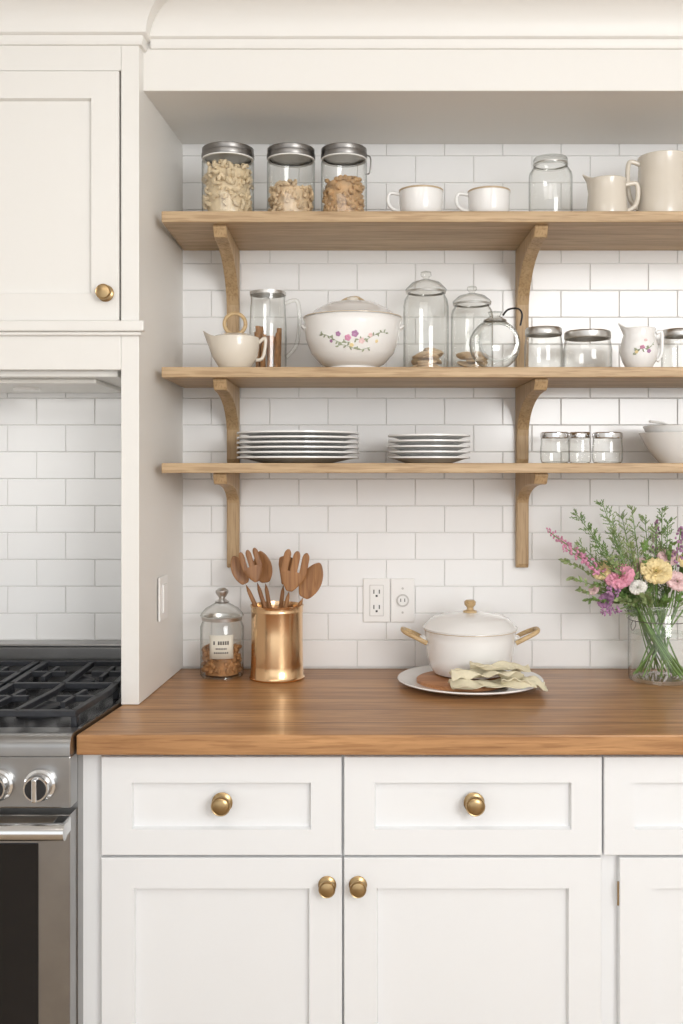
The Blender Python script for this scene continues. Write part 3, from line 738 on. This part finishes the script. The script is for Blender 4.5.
# ---------------- vase and flowers ----------------
d=.15; vx=X(660,d); e=root('flower_vase',(vx,-d,B+.0005)); r=L(62,d)/2; h=H(604,d,B)
mesh('glass',lathe([(0,.010),(r*.85,.009),(r*.9,.001),(r*.97,.003),(r,.012),(r,h-.006),(r*.98,h-.004),(r*.97,h),(r*.955,h),(r*.96,h-.004)],56),M_glass,e)
mesh('rim',tube([(r*.985*math.cos(t),r*.985*math.sin(t),h) for t in [i/48*2*math.pi for i in range(48)]],.0016,8,closed=True),M_glass,e)
mesh('water',lathe([(r*.95,h*.62),(0,h*.62)],40),M_water,e)
mesh('neck_wire',tube([((r+.0012)*math.cos(t),(r+.0012)*math.sin(t),h*.80) for t in [i/48*2*math.pi for i in range(48)]],.0010,6,closed=True),M_zinc,e)
mesh('wire_loop',tube(catmull([(-r*.95,-.02,h*.80),(-r*1.05,-.03,h*.74),(-r*1.0,-.03,h*.68),(-r*.90,-.03,h*.74),(-r*.9,-.025,h*.8)],6),.0011,6),M_zinc,e)
stems=[];greens=[];pale=[];pinkb=[];purb=[]
rnd=random.Random(11)
def path_to(px,py,dd):
    tx=X(px,d+dd)-vx; ty=-dd; tz=Z(py,d+dd)-B
    a=math.atan2(ty,tx)+rnd.uniform(-1.3,1.3); q=rnd.uniform(.45,.88)*r
    bx=-q*math.cos(a); by=-q*math.sin(a)
    m=Vector((max(-r*.86,min(r*.86,tx*.6)),max(-r*.7,min(r*.7,ty*.4)),h*.98))
    return catmull([Vector((bx,by,.014)),Vector((bx*.5+m.x*.5,by*.5+m.y*.5,h*.5)),m,Vector((m.x+(tx-m.x)*.45,m.y+(ty-m.y)*.45,h+(tz-h)*.52)),Vector((tx,ty,tz))],7)
def bloom(c,size,mat,name,nlay=5,up=(0,-.5,.6)):
    c=Vector(c); rot=Vector(up).normalized().to_track_quat('Z','Y').to_matrix(); ps=[]
    for l in range(nlay):
        n=5+l*2; tilt=.22+l*.30; rad=size*(.28+.72*(l+1)/nlay)
        for i in range(n):
            a=2*math.pi*(i+.5*(l%2))/n+rnd.uniform(-.15,.15); V=[];F=[]
            W=rad*2.4*math.pi/n/2*1.15
            for u in range(5):
                t=u/4
                ro=rad*math.sin(tilt*t*1.2)*1.0 ; zo=rad*math.cos(tilt*t*.9)*t*.85 -size*.25*t*(l/nlay)
                for w in range(5):
                    s_=(w-2)/2; ww=W*(.25+.85*math.sin(math.pi*min(.8,t*.8)))*s_
                    ruff=.10*size*math.sin(w*2.7+i*1.7+l)*t
                    V.append(c+rot@Vector((math.cos(a)*(ro+ruff*.6)-math.sin(a)*ww, math.sin(a)*(ro+ruff*.6)+math.cos(a)*ww, zo+ruff-abs(s_)*t*size*.08)))
            for u in range(4):
                for w in range(4): q=u*5+w; F.append((q,q+1,q+6,q+5))
            ps.append((V,F))
    mesh(name,join(*ps),mat,e)
    greens.append(ell(c-rot@Vector((0,0,size*.02)),(size*.28,size*.28,size*.22),rot,8,5))
fl=[(620,577,.03,.034,M_pink,'carnation'),(656,572,.04,.036,M_yel,'ranunculus'),(603,571,.0,.025,M_yel,'ranunculus'),(668,557,.0,.026,M_lpink,'carnation'),(677,582,.05,.028,M_lpink,'carnation'),(690,565,.01,.030,M_yel,'ranunculus'),(640,566,-.02,.022,M_lpink,'carnation'),(705,580,.0,.028,M_pink,'carnation'),(606,601,.03,.020,M_pur,'scabiosa'),(638,588,.05,.020,M_white,'carnation'),(650,552,-.02,.017,M_white,'daisy'),(630,558,-.03,.015,M_white,'daisy'),(594,590,.02,.014,M_lpink,'daisy'),(684,548,-.02,.018,M_white,'daisy')]
for px,py,dd,sz,mt,nm in fl:
    p=path_to(px,py,dd); stems.append(tube(p,.0021,7)); bloom(p[-1],sz,mt,nm,up=((p[-1].x)*5,-.7,.7))
def leaflet(c,dirv,ln,wd):
    dirv=Vector(dirv).normalized(); s_=dirv.cross(Vector((rnd.uniform(-.3,.3),-1,rnd.uniform(-.3,.3)))).normalized(); nn=s_.cross(dirv)
    c=Vector(c)
    return [c,c+dirv*ln*.45+s_*wd,c+dirv*ln+nn*ln*.12,c+dirv*ln*.45-s_*wd,c+dirv*ln*.5+nn*wd*.5],[(0,1,4),(1,2,4),(2,3,4),(3,0,4)]
def sprig(px,py,dd,ln,wd,dest,start=.42,dens=3,branch=True):
    p=path_to(px,py,dd); n=len(p); stems.append(tube(p,[.0017-.0009*i/n for i in range(n)],6))
    for i in range(int(n*start),n):
        t=(p[min(n-1,i+1)]-p[i-1]).normalized()
        for q in range(dens):
            a=rnd.uniform(0,2*math.pi); side=Vector((math.cos(a),math.sin(a)*.6,.0)); side=(side-t*side.dot(t)).normalized()
            dv=(t*rnd.uniform(.5,1)+side*rnd.uniform(.6,1)); l_=ln*rnd.uniform(.6,1.1)*(1-.4*(i/n))
            c0=p[i]+(p[min(n-1,i+1)]-p[i])*rnd.random()
            if branch:
                q1=c0+dv.normalized()*l_; stems.append(tube([c0,(c0+q1)/2,q1],.0006,5))
                for b_ in range(6):
                    cc_=c0+(q1-c0)*(.25+.15*b_); dest.append(leaflet(cc_,dv+Vector((rnd.uniform(-1,1),rnd.uniform(-.5,.5),rnd.uniform(-.6,.9))),l_*.40,wd))
            else: dest.append(leaflet(c0,dv,l_,wd))
for a in [(603,505,.0),(622,517,-.02),(632,510,.02),(590,530,.03),(645,520,-.03),(613,535,.04),(655,530,.0),(577,515,-.02),(668,522,.01),(690,520,-.02),(612,522,.03),(598,548,.04),(580,545,.0),(662,512,.0)]:
    sprig(*a,.028,.0012,greens if rnd.random()<.5 else pale)
for a in [(572,578,.03),(564,560,-.01),(588,600,.05),(600,585,.05),(583,553,.0),(690,545,.02),(645,545,.04),(630,545,.05),(620,600,.07),(665,600,.06),(645,595,.08),(580,590,.02),(612,560,.05),(672,545,.03)]:
    sprig(*a,.027,.0036,greens if rnd.random()<.6 else pale,start=.5,dens=3,branch=False)
def spike(px,py,dd,dest,sz=.0042,start=.66):
    p=path_to(px,py,dd); n=len(p); stems.append(tube(p,.0013,6))
    for i in range(int(n*start),n):
        for q in range(7):
            a=rnd.uniform(0,6.28); k_=1.5-1.1*(i-n*start)/(n*(1-start))
            c0=p[i]+Vector((math.cos(a)*.008*k_,math.sin(a)*.008*k_,rnd.uniform(-.008,.008)))
            dest.append(ell(c0,(sz*rnd.uniform(.7,1.1)*min(1.2,k_),sz*.7,sz),rotm(rnd.uniform(0,3),0,rnd.uniform(0,3)),6,4))
spike(549,532,.0,pinkb,.0038,start=.72); spike(565,548,.03,pinkb,.0042,.76); spike(560,540,-.03,pinkb,.0038,.80)
spike(656,522,-.02,purb,.0034,.76); spike(603,612,.06,purb,.0034,.80); spike(681,528,.02,purb,.0036,.74); spike(609,590,.06,purb,.0036,.84)
mesh('stems',join(*stems),M_stem,e); mesh('leaves',join(*greens),M_leaf,e,smooth=False); mesh('pale_leaves',join(*pale),M_leaf2,e,smooth=False)
mesh('pink_spikes',join(*pinkb),M_mauve,e); mesh('purple_spikes',join(*purb),M_pur,e)

# ---------------- light ----------------
w=bpy.data.worlds.new('daylight'); bpy.context.scene.world=w; w.use_nodes=True
bg=w.node_tree.nodes['Background']; bg.inputs['Color'].default_value=(.975,.99,1.0,1); bg.inputs['Strength'].default_value=1.27
def area(name,loc,tgt,sx,sy,power,col):
    l=bpy.data.lights.new(name,'AREA'); l.shape='RECTANGLE'; l.size=sx; l.size_y=sy; l.energy=power; l.color=col
    o=bpy.data.objects.new(name,l); bpy.context.scene.collection.objects.link(o); o.location=loc
    o.rotation_euler=(Vector(tgt)-Vector(loc)).to_track_quat('-Z','Y').to_euler()
area('window_light',(1.5,-3.6,2.0),(-.1,0,1.35),1.3,1.0,44,(1,.995,.985))
area('ceiling_light',(-.3,-1.8,2.48),(0,-.9,.5),1.4,.9,8,(1,.975,.94))
area('hood_light',(-.75,-.22,1.585),(-.75,-.10,1.0),.3,.1,.3,(1,.98,.95))

cam=bpy.data.cameras.new('camera'); co=bpy.data.objects.new('camera',cam); bpy.context.scene.collection.objects.link(co)
co.location=(0,-D,EYE); co.rotation_euler=(math.radians(90),0,0)
cam.sensor_width=36; cam.lens=(D/S)/1024*36; cam.shift_x=-(CX-341.5)/1024; cam.shift_y=-(512-HY)/1024; cam.clip_start=.05
bpy.context.scene.camera=co
bpy.context.scene.view_settings.view_transform='Standard'
bpy.context.scene.view_settings.exposure=0.06
